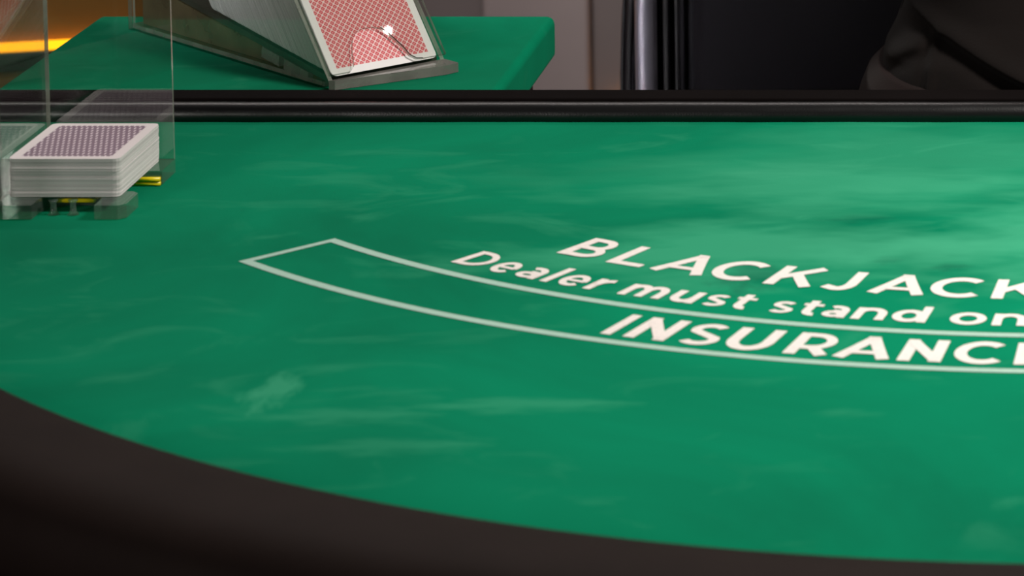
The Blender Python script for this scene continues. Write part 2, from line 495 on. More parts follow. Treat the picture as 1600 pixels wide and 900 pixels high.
def el(cx, cy, rx, ry, a0, a1, n=14):
    return [(cx + rx * math.cos(math.radians(a0 + (a1 - a0) * i / n)), cy + ry * math.sin(math.radians(a0 + (a1 - a0) * i / n))) for i in range(n + 1)]
def glyph(ch, w_, t):
    """strokes of a bold geometric sans letter: width w_, capital height 1, stem t -> list of (polyline, thickness)"""
    h = t / 2; th_ = t * 0.86; g = th_ / 2; XH = 0.76
    if ch == 'I' : return [([(w_ / 2, 0), (w_ / 2, 1)], min(t, w_))]
    if ch == 'l': return [([(w_ / 2, 0), (w_ / 2, 1.05)], min(t, w_))]
    if ch == 'B':
        r1, r2 = (0.5 - g) / 2 + 0.005, (0.5 - g) / 2 + 0.02
        return [([(h, 0), (h, 1)], t),
                ([(h, 1 - g), (w_ * 0.90 - r1 - h, 1 - g)] + el(w_ * 0.90 - r1 - h, 1 - g - r1, r1, r1, 90, -90)[1:] + [(h, 1 - g - 2 * r1)], th_),
                ([(h, 1 - g - 2 * r1), (w_ - r2 - h, 1 - g - 2 * r1)] + el(w_ - r2 - h, g + (1 - 2 * g - 2 * r1) / 2, r2, (1 - 2 * g - 2 * r1) / 2, 90, -90)[1:] + [(h, g)], th_)]
    if ch == 'L': return [([(h, 0), (h, 1)], t), ([(h, g), (w_, g)], th_)]
    if ch == 'E': return [([(h, 0), (h, 1)], t), ([(h, g), (w_, g)], th_), ([(h, 0.5), (w_ * 0.92, 0.5)], th_ * 0.95), ([(h, 1 - g), (w_ * 0.98, 1 - g)], th_)]
    if ch == 'A': return [([(h * 1.05, 0), (w_ / 2, 0.97)], t), ([(w_ - h * 1.05, 0), (w_ / 2, 0.97)], t), ([(w_ * 0.2, 0.27), (w_ * 0.8, 0.27)], th_ * 0.85), ([(w_ / 2 - h * 1.02, 1 - h * 0.5), (w_ / 2 + h * 1.02, 1 - h * 0.5)], h)]
    if ch == 'C':
        rx, ry = (w_ - 0.155) / 1.68, 0.5 - g + 0.012
        return [(el(h + rx, 0.5, rx, ry, 47, 313, 30), t)]
    if ch == 'K': return [([(h, 0), (h, 1)], t), ([(h, 0.36), (w_ - h * 1.3, 1.0)], t * 0.98), ([(w_ * 0.42, 0.62), (w_ - h * 1.2, 0.0)], t)]
    if ch == 'J': return [([(w_ - h, 1), (w_ - h, 0.36)] + el(w_ - h - w_ * 0.34, 0.36, w_ * 0.34, 0.36 - g, 0, -100, 10)[1:] + [(h * 0.55, 0.17)], t)]
    if ch == 'N': return [([(h, 0), (h, 1)], t), ([(w_ - h, 0), (w_ - h, 1)], t), ([(h * 0.9, 1 - h * 0.8), (w_ - h * 0.9, h * 0.8)], t)]
    if ch == 'U': return [([(h, 1), (h, 0.42)] + el(w_ / 2, 0.42, w_ / 2 - h, 0.42 - g + 0.01, 180, 360, 16)[1:] + [(w_ - h, 1)], t)]
    if ch == 'R':
        r = 0.29
        return [([(h, 0), (h, 1)], t), ([(h, 1 - g), (w_ * 0.98 - r - h, 1 - g)] + el(w_ * 0.98 - r - h, 1 - g - r, r, r, 90, -90)[1:] + [(h, 1 - g - 2 * r)], th_),
                ([(w_ * 0.52, 0.36), (w_ - h * 1.1, 0)], t)]
    if ch == 'D':
        rx = min(0.5 - g, w_ * 0.55)
        return [([(h, 0), (h, 1)], t), ([(h, 1 - g), (w_ - h - rx, 1 - g)] + el(w_ - h - rx, 0.5, rx, 0.5 - g, 90, -90, 18)[1:] + [(h, g)], th_)]
    if ch in 'Ss':
        H_ = 1.0 if ch == 'S' else XH
        g2 = th_ * (0.5 if ch == 'S' else 0.46)
        a, b_ = w_ / 2 - h, (H_ / 2 - g2) / 2
        top = el(w_ / 2, H_ - g2 - b_ + 0.005, a * 0.94, b_, 38, 205, 14)
        bot = el(w_ / 2, g2 + b_ - 0.005, a * 1.0, b_, 25, -142, 14)
        return [(top + bot, th_ * (1.0 if ch == 'S' else 0.92))]
    if ch == 'o':
        return [(el(w_ / 2, XH / 2, w_ / 2 - h, XH / 2 - g + 0.01, 0, 360, 28), t)]
    if ch == 'e':
        rx, ry = w_ / 2 - h, XH / 2 - g + 0.01
        return [(el(w_ / 2, XH / 2, rx, ry, -4, 318, 28), th_), ([(h, XH * 0.49), (w_ - h * 0.8, XH * 0.49)], th_ * 0.75)]
    if ch == 'a':
        ry = XH * 0.27
        return [([(w_ - h, 0), (w_ - h, XH * 0.6)] + el(w_ - h - (w_ * 0.36), XH * 0.6, w_ * 0.36, XH * 0.4 - g, 0, 125, 12)[1:], th_),
                (el(w_ * 0.46, ry, w_ * 0.46 - h, ry - g + 0.01, 0, 360, 20), th_ * 0.9), ([(w_ * 0.4, XH * 0.53), (w_ - h, XH * 0.53)], th_ * 0.7)]
    if ch == 'r': return [([(h, 0), (h, XH)], t), ([(h, XH * 0.5)] + el(w_ + 0.02, XH * 0.42, w_ - h, XH * 0.58 - g, 170, 92, 8), t * 0.95)]
    if ch == 'n': return [([(h, 0), (h, XH)], t), ([(h, XH * 0.45)] + el(w_ / 2, XH * 0.52, w_ / 2 - h, XH * 0.48 - g, 180, 0, 16)[1:] + [(w_ - h, 0)], t)]
    if ch == 'm':
        q = (w_ - t) / 4
        return [([(h, 0), (h, XH)], t), ([(h, XH * 0.45)] + el(h + q, XH * 0.52, q, XH * 0.48 - g, 180, 0, 12)[1:] + [(h + 2 * q, 0)], t),
                ([(h + 2 * q, XH * 0.45)] + el(h + 3 * q, XH * 0.52, q, XH * 0.48 - g, 180, 0, 12)[1:] + [(w_ - h, 0)], t)]
    if ch == 'u': return [([(w_ - h, 0), (w_ - h, XH)], t), ([(h, XH), (h, XH * 0.46)] + el(w_ / 2, XH * 0.46, w_ / 2 - h, XH * 0.46 - g, 180, 360, 16)[1:], t)]
    if ch == 't':
        x = w_ * 0.40
        return [([(x, 0.97), (x, 0.28)] + el(x + w_ * 0.34, 0.28, w_ * 0.34, 0.28 - g, 180, 285, 10)[1:], t), ([(0, XH - g * 0.9), (w_ * 0.95, XH - g * 0.9)], th_ * 0.85)]
    if ch == 'd':
        return [([(w_ - h, 0), (w_ - h, 1.05)], t), (el((w_ - h * 0.6) / 2, XH / 2, (w_ - h * 0.6) / 2 - h, XH / 2 - g + 0.01, 0, 360, 26), t)]
    raise KeyError(ch)

def stroke_quads(pts, t):
    """mitred band along a polyline"""
    P_ = [Vector(p) for p in pts]
    # drop doubled points
    Q = [P_[0]]
    for p in P_[1:]:
        if (p - Q[-1]).length > 1e-4: Q.append(p)
    closed = (Q[0] - Q[-1]).length < 1e-3
    if closed: Q.pop()
    n = len(Q); L_ = []; R_ = []
    for i in range(n):
        a = Q[i] - Q[i - 1] if (i > 0 or closed) else Q[1] - Q[0]
        b_ = Q[(i + 1) % n] - Q[i] if (i < n - 1 or closed) else Q[-1] - Q[-2]
        a.normalize(); b_.normalize()
        na, nb = Vector((-a.y, a.x)), Vector((-b_.y, b_.x))
        m = na + nb
        m = nb if m.length < 1e-3 else m.normalized()
        k = min(1.5, 1 / max(0.3, m.dot(nb)))
        L_.append(Q[i] + m * t / 2 * k); R_.append(Q[i] - m * t / 2 * k)
    rng = range(n) if closed else range(n - 1)
    return [(L_[i], R_[i], R_[(i + 1) % n], L_[(i + 1) % n]) for i in rng]

def arc_text(name, items, rb, cap, t, label):
    bm = bmesh.new()
    for c, a0, a1 in items:
        w_ = math.radians(a1 - a0) * (rb - cap * 0.4) / cap
        for li, (pts, tk) in enumerate(glyph(c, w_, t)):
            for qi, quad in enumerate(stroke_quads(pts, tk)):
                # long quads are cut so they follow the arc
                (A_, B_, C_, D_) = quad
                m_ = max(1, int((C_ - B_).length / 0.25))
                for q in range(m_):
                    f0, f1 = q / m_, (q + 1) / m_
                    four = (A_.lerp(D_, f0), B_.lerp(C_, f0), B_.lerp(C_, f1), A_.lerp(D_, f1))
                    vs = [bm.verts.new(polar(a0 + (a1 - a0) * p.x / w_, rb - cap * p.y, ZT + 0.0003 + 0.00008 * li + 0.000002 * qi)) for p in four]
                    f_ = bm.faces.new(vs)
    bmesh.ops.recalc_face_normals(bm, faces=bm.faces)
    for f_ in bm.faces:
        f_.normal_update()
        if f_.normal.z < 0: f_.normal_flip()
    me = bpy.data.meshes.new(name); bm.to_mesh(me); bm.free(); me.materials.append(M['letter'])
    o = link(bpy.data.objects.new(name, me), tb); o['label'] = label
    return o
arc_text('lettering', [('B', -32.26, -29.70), ('L', -28.76, -26.45), ('A', -25.92, -22.50), ('C', -22.49, -19.67), ('K', -18.78, -15.90),
                       ('J', -15.55, -13.65), ('A', -12.82, -9.60), ('C', -9.53, -6.70), ('K', -5.94, -3.00)], 0.5472, 0.0328, 0.185, 'white capitals of the upper arc')
arc_text('lettering', [('D', -35.77, -33.80), ('e', -33.42, -31.90), ('a', -31.58, -30.10), ('l', -29.72, -29.25), ('e', -28.90, -27.33), ('r', -27.02, -26.05),
                       ('m', -24.95, -22.55), ('u', -22.20, -20.70), ('s', -20.40, -19.08), ('t', -18.85, -17.75), ('s', -16.80, -15.45), ('t', -15.22, -14.12),
                       ('a', -13.98, -12.66), ('n', -12.36, -10.72), ('d', -10.42, -8.62), ('o', -7.52, -5.70), ('n', -5.37, -3.70)], 0.5912, 0.0243, 0.19, 'white sentence lettering of the middle arc')
arc_text('lettering', [('I', -22.43, -21.93), ('N', -21.33, -19.35), ('S', -18.98, -17.05), ('U', -16.76, -14.60), ('R', -13.85, -11.82), ('A', -11.68, -9.12),
                       ('N', -8.82, -6.92), ('C', -6.52, -4.40), ('E', -3.81, -2.20)], 0.6507, 0.0325, 0.19, 'white capitals inside the curved box')

# ------------------------------------------------------------------ felt covered side table for the shoe
st = thing('side_table', 'small green felt covered side table behind the rail carrying the card shoe', 'table', (-0.5365, 2.14, 0))
bm = bmesh.new(); add_box(bm, -0.166, 0.166, -0.144, 0.131, ZT - 0.032, ZT)
mesh_obj('felt_top', bm, M['felt_far'], st, bevel=0.006, segs=4)
for sx in (-1, 1):
    for sy in (-1, 1):
        bm = bmesh.new(); add_box(bm, sx * 0.13 - 0.02, sx * 0.13 + 0.02, sy * 0.105 - 0.02, sy * 0.105 + 0.02, 0, ZT - 0.0325)
        mesh_obj('leg', bm, M['wood'], st, bevel=0.003)

# ------------------------------------------------------------------ playing cards
def card_mesh(name, mats, wx, wy):
    """rounded card centred on its origin; face 0 material on both broad sides"""
    bm = bmesh.new(); pts = []
    rr = 0.0035
    for cx, cy, a0 in ((wx / 2 - rr, wy / 2 - rr, 0), (-wx / 2 + rr, wy / 2 - rr, 90), (-wx / 2 + rr, -wy / 2 + rr, 180), (wx / 2 - rr, -wy / 2 + rr, 270)):
        for k in range(4):
            a = math.radians(a0 + 30 * k); pts.append((cx + rr * math.cos(a), cy + rr * math.sin(a)))
    prism(bm, pts, lambda u, v, w_: (u, v, w_ - CT / 2), CT * 0.97)
    bmesh.ops.recalc_face_normals(bm, faces=bm.faces)
    me = bpy.data.meshes.new(name); bm.to_mesh(me); bm.free()
    for m in mats: me.materials.append(m)
    return me
cm = card_mesh('playing_card', [M['purple_back'], M['card_edge']], CW, CH)
ZF = ZT + 0.0085                       # top of the discard tray's floor
NC = 70
grp = 'cards stacked in the discard holder'
first = None
drift = [0, 0]
for i in range(NC):
    if first is None:
        c = first = bpy.data.objects.new('playing_card', cm); link(c)
    else:
        c = first.copy(); C.objects.link(c)
    if i % 9 == 0: drift = [random.uniform(-0.0004, 0.0004), random.uniform(-0.0004, 0.0004)]
    c.location = (-0.5634 + drift[0] * 0.7 + random.uniform(-0.00012, 0.00012), 1.7895 + drift[1] + random.uniform(-0.0002, 0.0002), ZF + 0.0003 + CT * (i + 0.5))
    c.rotation_euler = (0, 0, random.uniform(-0.002, 0.002))
    if i == NC - 1:
        c.location.x = -0.5634; c.location.y = 1.7895; c.rotation_euler = (0, 0, 0)
        tag(c, 'purple patterned playing card on top of the stack in the discard holder', 'playing card', grp)
    elif i == 0:
        tag(c, 'bottom playing card of the stack in the discard holder', 'playing card', grp)
    else:
        tag(c, 'playing card within the thick stack in the discard holder, only its edges showing', 'playing card', grp)

# ------------------------------------------------------------------ discard holder (clear acrylic)
dh = thing('discard_holder', 'clear acrylic discard holder with tall walls around the purple backed stack', 'card holder', (-0.5600, 1.785, ZT))
XL, XR, YBk, YF = -0.0365, 0.0355, 0.0480, -0.0530      # local extents
T = 0.0022
HT = 0.150
flat = lambda z0: (lambda u, v, w_: (u, v, z0 + w_))
def arc2(cx, cy, r, a0, a1, n=8):
    return [(cx + r * math.cos(math.radians(a0 + (a1 - a0) * i / n)), cy + r * math.sin(math.radians(a0 + (a1 - a0) * i / n))) for i in range(n + 1)]
floor_pts = [(XL, YBk), (XR, YBk), (XR, 0.0205), (0.018, 0.0205)] + arc2(0.018, -0.0015, 0.022, 90, 270, 10)[1:-1] + [(0.018, -0.0235), (XR - 0.004, -0.0235), (XR, -0.0275), (XR, YF + 0.004), (XR - 0.004, YF)]
floor_pts += [(0.0185, YF), (0.0185, YF + 0.012)] + arc2(0.0010, YF + 0.012, 0.0175, 0, 180, 10)[1:-1] + [(-0.0165, YF + 0.012), (-0.0165, YF), (XL - 0.001, YF), (XL - 0.001, YF - 0.038), (XL - 0.03, YF - 0.038), (XL - 0.03, YBk)]
plate('tray_floor', floor_pts, flat(0.0006), 0.0079, dh, 'acrylic_thick', 'acrylic_thick')
plate('back_wall', [(XL - 0.03, 0.0085), (XR, 0.0085), (XR, HT), (XL - 0.03, HT)], lambda u, v, w_: (u, YBk - w_, v), T, dh)
plate('side_wall', [(YF - 0.035, 0.0086), (YBk - T, 0.0086), (YBk - T, HT), (YF, HT), (YF - 0.035, HT - 0.035)], lambda u, v, w_: (XL - w_, u, v), T, dh)
plate('corner_joint', [(XL - T, 0.0086), (XL, 0.0086), (XL, HT), (XL - T, HT)], lambda u, v, w_: (u, YBk - T - 0.0006 + w_, v), 0.0005, dh, 'acrylic_edge', 'acrylic_edge')
for (x0_, x1_, y_, z0_) in ((0.0150, XR - 0.0006, 0.0192, 0.0014), (0.0150, XR - 0.0006, 0.0190, 0.0040), (-0.0110, 0.0105, YF + 0.0280, 0.0036)):  # added rods imitating the light strip's gleam in the floor plate
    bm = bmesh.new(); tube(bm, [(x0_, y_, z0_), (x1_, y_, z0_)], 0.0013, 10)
    mesh_obj('led_gleam_rod', bm, M['yellow'], dh, smooth=True, label='yellow rod added for LED light refracted in the cut edge')
for (x, y) in ((-0.008, YF + 0.012), (0.003, YF + 0.012)):
    bm = bmesh.new(); tube(bm, [(x, y, 0.0002), (x, y, 0.0018), (x, y, 0.0065), (x, y, 0.0084)], [0.0036, 0.0018, 0.0016, 0.0028], 12)
    mesh_obj('support_peg', bm, M['acrylic_thick'], dh, smooth=True)

# ------------------------------------------------------------------ dealing shoe
YAW = math.radians(45.0)
sh = thing('card_shoe', 'clear acrylic dealing shoe full of red backed cards, tilted towards the dealer', 'card shoe', (-0.4797, 2.0410, ZT), YAW)
# local axes: x = across the shoe (towards its right end), y = backwards
W = 0.0835; SL = 0.262; LEAN = math.radians(39); RMP = math.radians(8.0)
T3 = 0.003
# side walls: upright sheets, their front edge leans like the cards
sidep = [(0.0, 0.0), (SL, 0.0), (SL, 0.135), (0.17, 0.150), (0.10, 0.125), (0.0, 0.006)]
plate('side_wall', sidep, lambda u, v, w_: (-T3 + w_ * 1.0, u, v), T3, sh, 'acrylic', 'acrylic_edge')
plate('side_wall', sidep, lambda u, v, w_: (W + w_, u, v), T3, sh, 'acrylic', 'acrylic_edge')
skirt = [(0.012, 0.0035), (SL - 0.006, 0.0035), (SL - 0.006, 0.0075 + 0.235 * math.sin(RMP)), (0.236, 0.0025 + 0.236 * math.sin(RMP)), (0.012, 0.0042)]  # outline of the added panel that paints the reflection
plate('reflection_panel', skirt, lambda u, v, w_: (0.0052 + w_, u, v), 0.0018, sh, 'acrylic_reflect', 'acrylic_reflect', label='added olive panel painting the reflection below the sloping ramp')
plate('base_plate', [(0.0002, 0.010), (W - 0.0002, 0.010), (W - 0.0002, SL), (0.0002, SL)], flat(0.0003), 0.003, sh, 'acrylic', 'acrylic_edge')
plate('back_wall', [(0.0002, 0.0036), (W - 0.0002, 0.0036), (W - 0.0002, 0.13), (0.0002, 0.13)], lambda u, v, w_: (u, SL - 0.001 - w_, v), T3, sh)
cr, srp = math.cos(RMP), math.sin(RMP)
def on_ramp(x, s, h):   # point s along the ramp and h above it
    return (x, s * cr - h * srp, 0.0075 + s * srp + h * cr)
plate('ramp', [(0.0003, 0.004), (W - 0.0003, 0.004), (W - 0.0003, 0.235), (0.0003, 0.235)], lambda u, v, w_: on_ramp(u, v, -0.0045 + w_), 0.004, sh, 'acrylic_dark', 'acrylic_dark')
# clear blocks screwed below the ramp
for s0, s1 in ((0.03, 0.060), (0.066, 0.088)):
    bm = bmesh.new()
    prism(bm, [(0.0005, s0), (0.0045, s0), (0.0045, s1), (0.0005, s1)], lambda u, v, w_: on_ramp(u, v, -0.0125 + w_), 0.0072)
    mesh_obj('spacer_block', bm, [M['acrylic_edge'], M['acrylic_edge']], sh)
# nose lip
lip = [(-T3, -0.0002), (-0.0005, -0.0035), (0.076, -0.022 + 0.004), (W + T3, -0.0165), (W + T3, -0.0002)]
plate('nose_lip', lip, flat(0.0003), 0.0062, sh, 'acrylic_grey', 'acrylic_grey')
# front sheet with an arched finger opening, lying on the front card
cl, sl = math.cos(LEAN), math.sin(LEAN)
def face(u, v, w_):     # u across, v up the leaning face, w outwards
    return (u, v * sl - w_ * cl, 0.0080 + v * cl + w_ * sl)
FW = W + T3
arch = [(0.0125, 0.0005), (0.0165, 0.004), (0.0181, 0.0084), (0.0196, 0.0144), (0.0230, 0.0225), (0.0275, 0.0275), (0.034, 0.0297), (0.041, 0.0295), (0.0465, 0.0278), (0.0501, 0.0237), (0.0538, 0.0171), (0.0572, 0.011), (0.0595, 0.0045), (0.0635, 0.0012), (0.068, 0.0005)]
fp = [(-T3, 0.0005), (-T3, 0.075), (FW, 0.075), (FW, 0.0005)] + arch[::-1]
plate('front_sheet', fp, lambda u, v, w_: face(u, v, 0.0012 + w_), 0.0022, sh, 'acrylic', 'acrylic_edge')
bm = bmesh.new()
tube(bm, [face(u, v, 0.0036) for u, v in arch[8:]], 0.00035, 6)
mesh_obj('opening_rim', bm, M['wood'], sh, label='dark line along the edge of the finger opening')
# red cards in the shoe: landscape, leaning back on the ramp
rm = card_mesh('playing_card', [M['red_back'], M['card_edge']], CH, CW)
NS = 300
THK = 0.000345
ds = THK / math.cos(LEAN + RMP)
grp = 'red backed cards in the dealing shoe'
first = None
for i in range(NS):
    if first is None:
        c = first = bpy.data.objects.new('playing_card', rm); link(c)
        tag(c, 'white bordered red patterned playing card at the front of the dealing shoe', 'playing card', grp)
    else:
        c = first.copy(); C.objects.link(c)
        c['label'] = 'playing card in the long leaning row inside the dealing shoe, only its edge showing'
    jw = 0.0 if i == 0 else random.uniform(-0.0003, 0.0003)
    jh = 0.0 if i == 0 else random.uniform(0.0, 0.0006)
    s = 0.0006 + ds * (i + 0.5)
    base = Vector(on_ramp(0.0411 + jw, s, 0.0006))
    ctr = base + Vector((0, sl, cl)) * (CW / 2 + jh)
    # local x across, local y up the card, local z outwards to the dealer
    R = Matrix(((1, 0, 0), (0, sl, -cl), (0, cl, sl))).to_4x4()
    Wm = Matrix.Translation(Vector((-0.4797, 2.0410, ZT))) @ Matrix.Rotation(YAW, 4, 'Z') @ Matrix.Translation(ctr) @ R
    c.matrix_world = Wm

# ------------------------------------------------------------------ dealer's chair
ch = thing('dealer_chair', 'round backed black leather chair with chrome uprights, behind the table', 'chair', (-0.035, 2.60, 0))
def rounded_panel(bm, hw, z0, z1, y0, y1, e=3.2, n=64, flat_b=0.0):
    """upright cushion: superellipse outline, soft edges"""
    zc, hh = (z0 + z1) / 2, (z1 - z0) / 2
    layers = ((0.90, y0), (0.975, y0 + (y1 - y0) * 0.18), (1.0, (y0 + y1) / 2), (0.975, y1 - (y1 - y0) * 0.18), (0.90, y1))
    rings = []
    for s, y in layers:
        ring = []
        for k in range(n):
            t = 2 * PI * k / n
            c_, s_ = math.cos(t), math.sin(t)
            x = math.copysign(abs(c_) ** (2 / e), c_) * (hw - (1 - s) * hw * 0.6)
            z = math.copysign(abs(s_) ** (2 / e), s_) * (hh - (1 - s) * hw * 0.6)
            ring.append(bm.verts.new((x, y, zc + z)))
        rings.append(ring)
    for a, b_ in zip(rings, rings[1:]):
        for k in range(n): bm.faces.new((a[k], a[(k + 1) % n], b_[(k + 1) % n], b_[k]))
    bm.faces.new(rings[0][::-1]); bm.faces.new(rings[-1])
bm = bmesh.new(); rounded_panel(bm, 0.345, 0.295, 0.955, 0.02, 0.10, 2.0)
mesh_obj('back_shell', bm, M['chair_leather'], ch, smooth=True)
bm = bmesh.new(); rounded_panel(bm, 0.275, 0.42, 0.93, -0.045, 0.03, 3.0)
mesh_obj('back_cushion', bm, M['chair_leather'], ch, smooth=True)
def frame_line(name, x, y, r, mat, flat_=1.0, label=None):
    for side in (-1, 1):
        bm = bmesh.new()
        zs = [0.50 + 0.225 * k / 12 for k in range(13)]
        cv = 0.30 if x > 0.325 else 0.0      # the outer seams follow the rounded shell
        tube(bm, [(side * (x - cv * max(0, z_ - 0.625) * (z_ - 0.57)), y, z_) for z_ in zs], r, 20)
        for v in bm.verts: v.co.y = y + (v.co.y - y) * flat_
        mesh_obj(name, bm, mat, ch, smooth=True, label=label)
frame_line('chrome_post', 0.3155, 0.008, 0.0092, M['chrome'], 0.8, 'polished chrome upright')
frame_line('piping', 0.3315, 0.016, 0.0022, M['piping'])
frame_line('piping', 0.3375, 0.020, 0.0018, M['piping'])
frame_line('piping', 0.2990, 0.012, 0.0026, M['piping'])
frame_line('piping', 0.2900, 0.012, 0.0018, M['piping'])
bm = bmesh.new(); add_box(bm, -0.26, 0.26, -0.42, 0.02, 0.46, 0.535)
mesh_obj('seat', bm, M['chair_leather'], ch, bevel=0.03, segs=4)
bm = bmesh.new(); tube(bm, [(0, -0.18, 0.06), (0, -0.18, 0.49)], 0.03, 16)
mesh_obj('post', bm, M['chrome'], ch, smooth=True)
for k in range(5):
    a = 2 * PI * k / 5 + 0.3
    bm = bmesh.new()
    tube(bm, [(0.02 * math.cos(a), -0.18 + 0.02 * math.sin(a), 0.09), (0.29 * math.cos(a), -0.18 + 0.29 * math.sin(a), 0.065)], [0.022, 0.014], 10)
    lg = mesh_obj('leg', bm, M['chrome'], ch, smooth=True)
    bm = bmesh.new(); bmesh.ops.create_uvsphere(bm, u_segments=12, v_segments=8, radius=0.026, matrix=Matrix.Translation((0.29 * math.cos(a), -0.18 + 0.29 * math.sin(a), 0.0265)))
    mesh_obj('caster', bm, M['black_plastic'], lg, smooth=True)

# ------------------------------------------------------------------ the dealer, seated behind the table
ps = thing('person', 'person in dark brown-black jacket and trousers seated on the black chair', 'person', (0.03, 2.40, 0))
def skinned(name, verts, edges, mat, parent, root=0, sub=2, label=None):
    bm = bmesh.new()
    sk = bm.verts.layers.skin.verify()
    bv = []
    for i, (x, y, z, r_) in enumerate(verts):
        v = bm.verts.new((x, y, z))
        v[sk].radius = r_ if isinstance(r_, tuple) else (r_, r_)
        v[sk].use_root = (i == root)
        bv.append(v)
    for a, b_ in edges: bm.edges.new((bv[a], bv[b_]))
    me = bpy.data.meshes.new(name); bm.to_mesh(me); bm.free()
    me.materials.append(mat)
    o = link(bpy.data.objects.new(name, me), parent)
    s = o.modifiers.new('skin', 'SKIN'); s.use_smooth_shade = True; s.branch_smoothing = 0.4
    sb = o.modifiers.new('sub', 'SUBSURF'); sb.levels = sub; sb.render_levels = sub
    if label: o['label'] = label
    return o
# body: pelvis, spine, neck, head, arms to wrists, legs to feet (local: facing -y)
BV = [(0, 0.02, 0.66, 0.115), (0, 0.04, 0.80, 0.105), (0, 0.05, 0.95, 0.11), (0, 0.05, 1.07, 0.10), (0, 0.045, 1.165, 0.054), (0, 0.035, 1.205, 0.052),
      (0, 0.0, 1.245, (0.058, 0.066)), (0, 0.015, 1.315, (0.070, 0.084)), (0, 0.025, 1.385, (0.072, 0.084))]
BE = [(i, i + 1) for i in range(8)]
def limb(root_i, pts):
    k = len(BV)
    for j, p in enumerate(pts):
        BV.append(p); BE.append((root_i if j == 0 else k + j - 1, k + j))
    return len(BV) - 1
for s in (-1, 1):
    limb(3, [(s * 0.15, 0.05, 1.085, 0.045), (s * 0.22, 0.02, 0.98, 0.046), (s * 0.24, -0.06, 0.90, 0.040), (s * 0.10, -0.155, 0.945 + s * 0.02, 0.029), (-s * 0.03, -0.185, 0.965 + s * 0.025, 0.021)])
    limb(0, [(s * 0.10, -0.05, 0.64, 0.078), (s * 0.12, -0.24, 0.625, 0.066), (s * 0.13, -0.43, 0.60, 0.055), (s * 0.13, -0.42, 0.33, 0.050), (s * 0.13, -0.40, 0.09, 0.036), (s * 0.13, -0.50, 0.045, 0.036), (s * 0.13, -0.56, 0.035, 0.03)])
skinned('body', BV, BE, M['skin'], ps)
# trousers and jacket follow the body
TV = [(0, 0.02, 0.655, 0.122), (0, 0.03, 0.72, 0.12)]; TE = [(0, 1)]
for s in (-1, 1):
    k = len(TV)
    TV += [(s * 0.10, -0.05, 0.64, 0.085), (s * 0.12, -0.24, 0.627, 0.074), (s * 0.13, -0.43, 0.60, 0.064), (s * 0.13, -0.42, 0.33, 0.062), (s * 0.13, -0.405, 0.12, 0.055)]
    TE += [(0, k)] + [(k + j, k + j + 1) for j in range(4)]
skinned('trousers', TV, TE, M['trousers'], ps, label='dark brown trousers')
JV = [(0, 0.02, 0.70, (0.185, 0.145)), (0, 0.03, 0.80, (0.155, 0.125)), (0, 0.045, 0.95, (0.17, 0.13)), (0, 0.05, 1.08, (0.18, 0.125)), (0, 0.045, 1.145, (0.088, 0.080)), (0, 0.04, 1.185, (0.064, 0.062))]
JE = [(0, 1), (1, 2), (2, 3), (3, 4), (4, 5)]
for s in (-1, 1):
    k = len(JV)
    JV += [(s * 0.16, 0.05, 1.11, 0.070), (s * 0.23, 0.02, 0.98, 0.060), (s * 0.245, -0.055, 0.905, 0.054), (s * 0.11, -0.150, 0.943 + s * 0.02, 0.046), (0.0, -0.180, 0.960 + s * 0.025, 0.036)]
    JE += [(3, k)] + [(k + j, k + j + 1) for j in range(4)]
skinned('jacket', JV, JE, M['jacket'], ps, label='brown-black jacket with long sleeves')
# jacket skirt, creased by a diagonal fold, and its turned hem spread over the lap
def skirt_mesh(prof, fold, z_off=0.0):
    bm = bmesh.new(); rows = []
    n = 200; steps = 44
    for j in range(steps + 1):
        f = j / steps * (len(prof) - 1); a = int(min(f, len(prof) - 2)); q = f - a
        z, hx, hy, y0 = [prof[a][k] * (1 - q) + prof[a + 1][k] * q for k in range(4)]
        row = []
        for k in range(n):
            t = 2 * PI * k / n
            wv = 1 + 0.010 * j / steps * math.sin(5 * t + 1.3) + 0.006 * math.sin(9 * t + 0.05 * j)
            x, y = hx * wv * math.cos(t), y0 + hy * wv * math.sin(t)
            zz = z + 0.006 * math.sin(3 * t + 1.2) * j / steps
            if y < y0:
                for (xa, za, xb, zb, amp, wd) in fold:
                    L2 = (xb - xa) ** 2 + (zb - za) ** 2
                    u = ((x - xa) * (xb - xa) + (zz - za) * (zb - za)) / L2
                    if -0.15 < u < 1.15:
                        side = ((zz - za) * (xb - xa) - (x - xa) * (zb - za)) / math.sqrt(L2)
                        fade = max(0, min(1, (u + 0.15) * 5, (1.15 - u) * 5))
                        y -= amp * fade * (math.exp(-(side / wd) ** 2) - 0.8 * math.exp(-((side + wd * 1.7) / wd) ** 2))
            row.append(bm.verts.new((x, y, zz)))
        rows.append(row)
    for a, b_ in zip(rows, rows[1:]):
        for k in range(n): bm.faces.new((a[k], a[(k + 1) % n], b_[(k + 1) % n], b_[k]))
    return bm
folds = [(-0.16, 0.762, -0.01, 0.708, 0.012, 0.006), (-0.175, 0.715, -0.125, 0.742, 0.007, 0.005), (-0.125, 0.742, -0.13, 0.705, 0.005, 0.003)]
bm = skirt_mesh(((0.80, 0.150, 0.125, -0.01), (0.775, 0.150, 0.130, -0.01), (0.752, 0.154, 0.138, -0.02), (0.735, 0.161, 0.148, -0.03), (0.722, 0.169, 0.158, -0.035), (0.708, 0.171, 0.165, -0.04), (0.690, 0.170, 0.168, -0.04)), folds)
o = mesh_obj('jacket_skirt', bm, M['jacket'], ps, smooth=True)
o.modifiers.new('solid', 'SOLIDIFY').thickness = 0.003
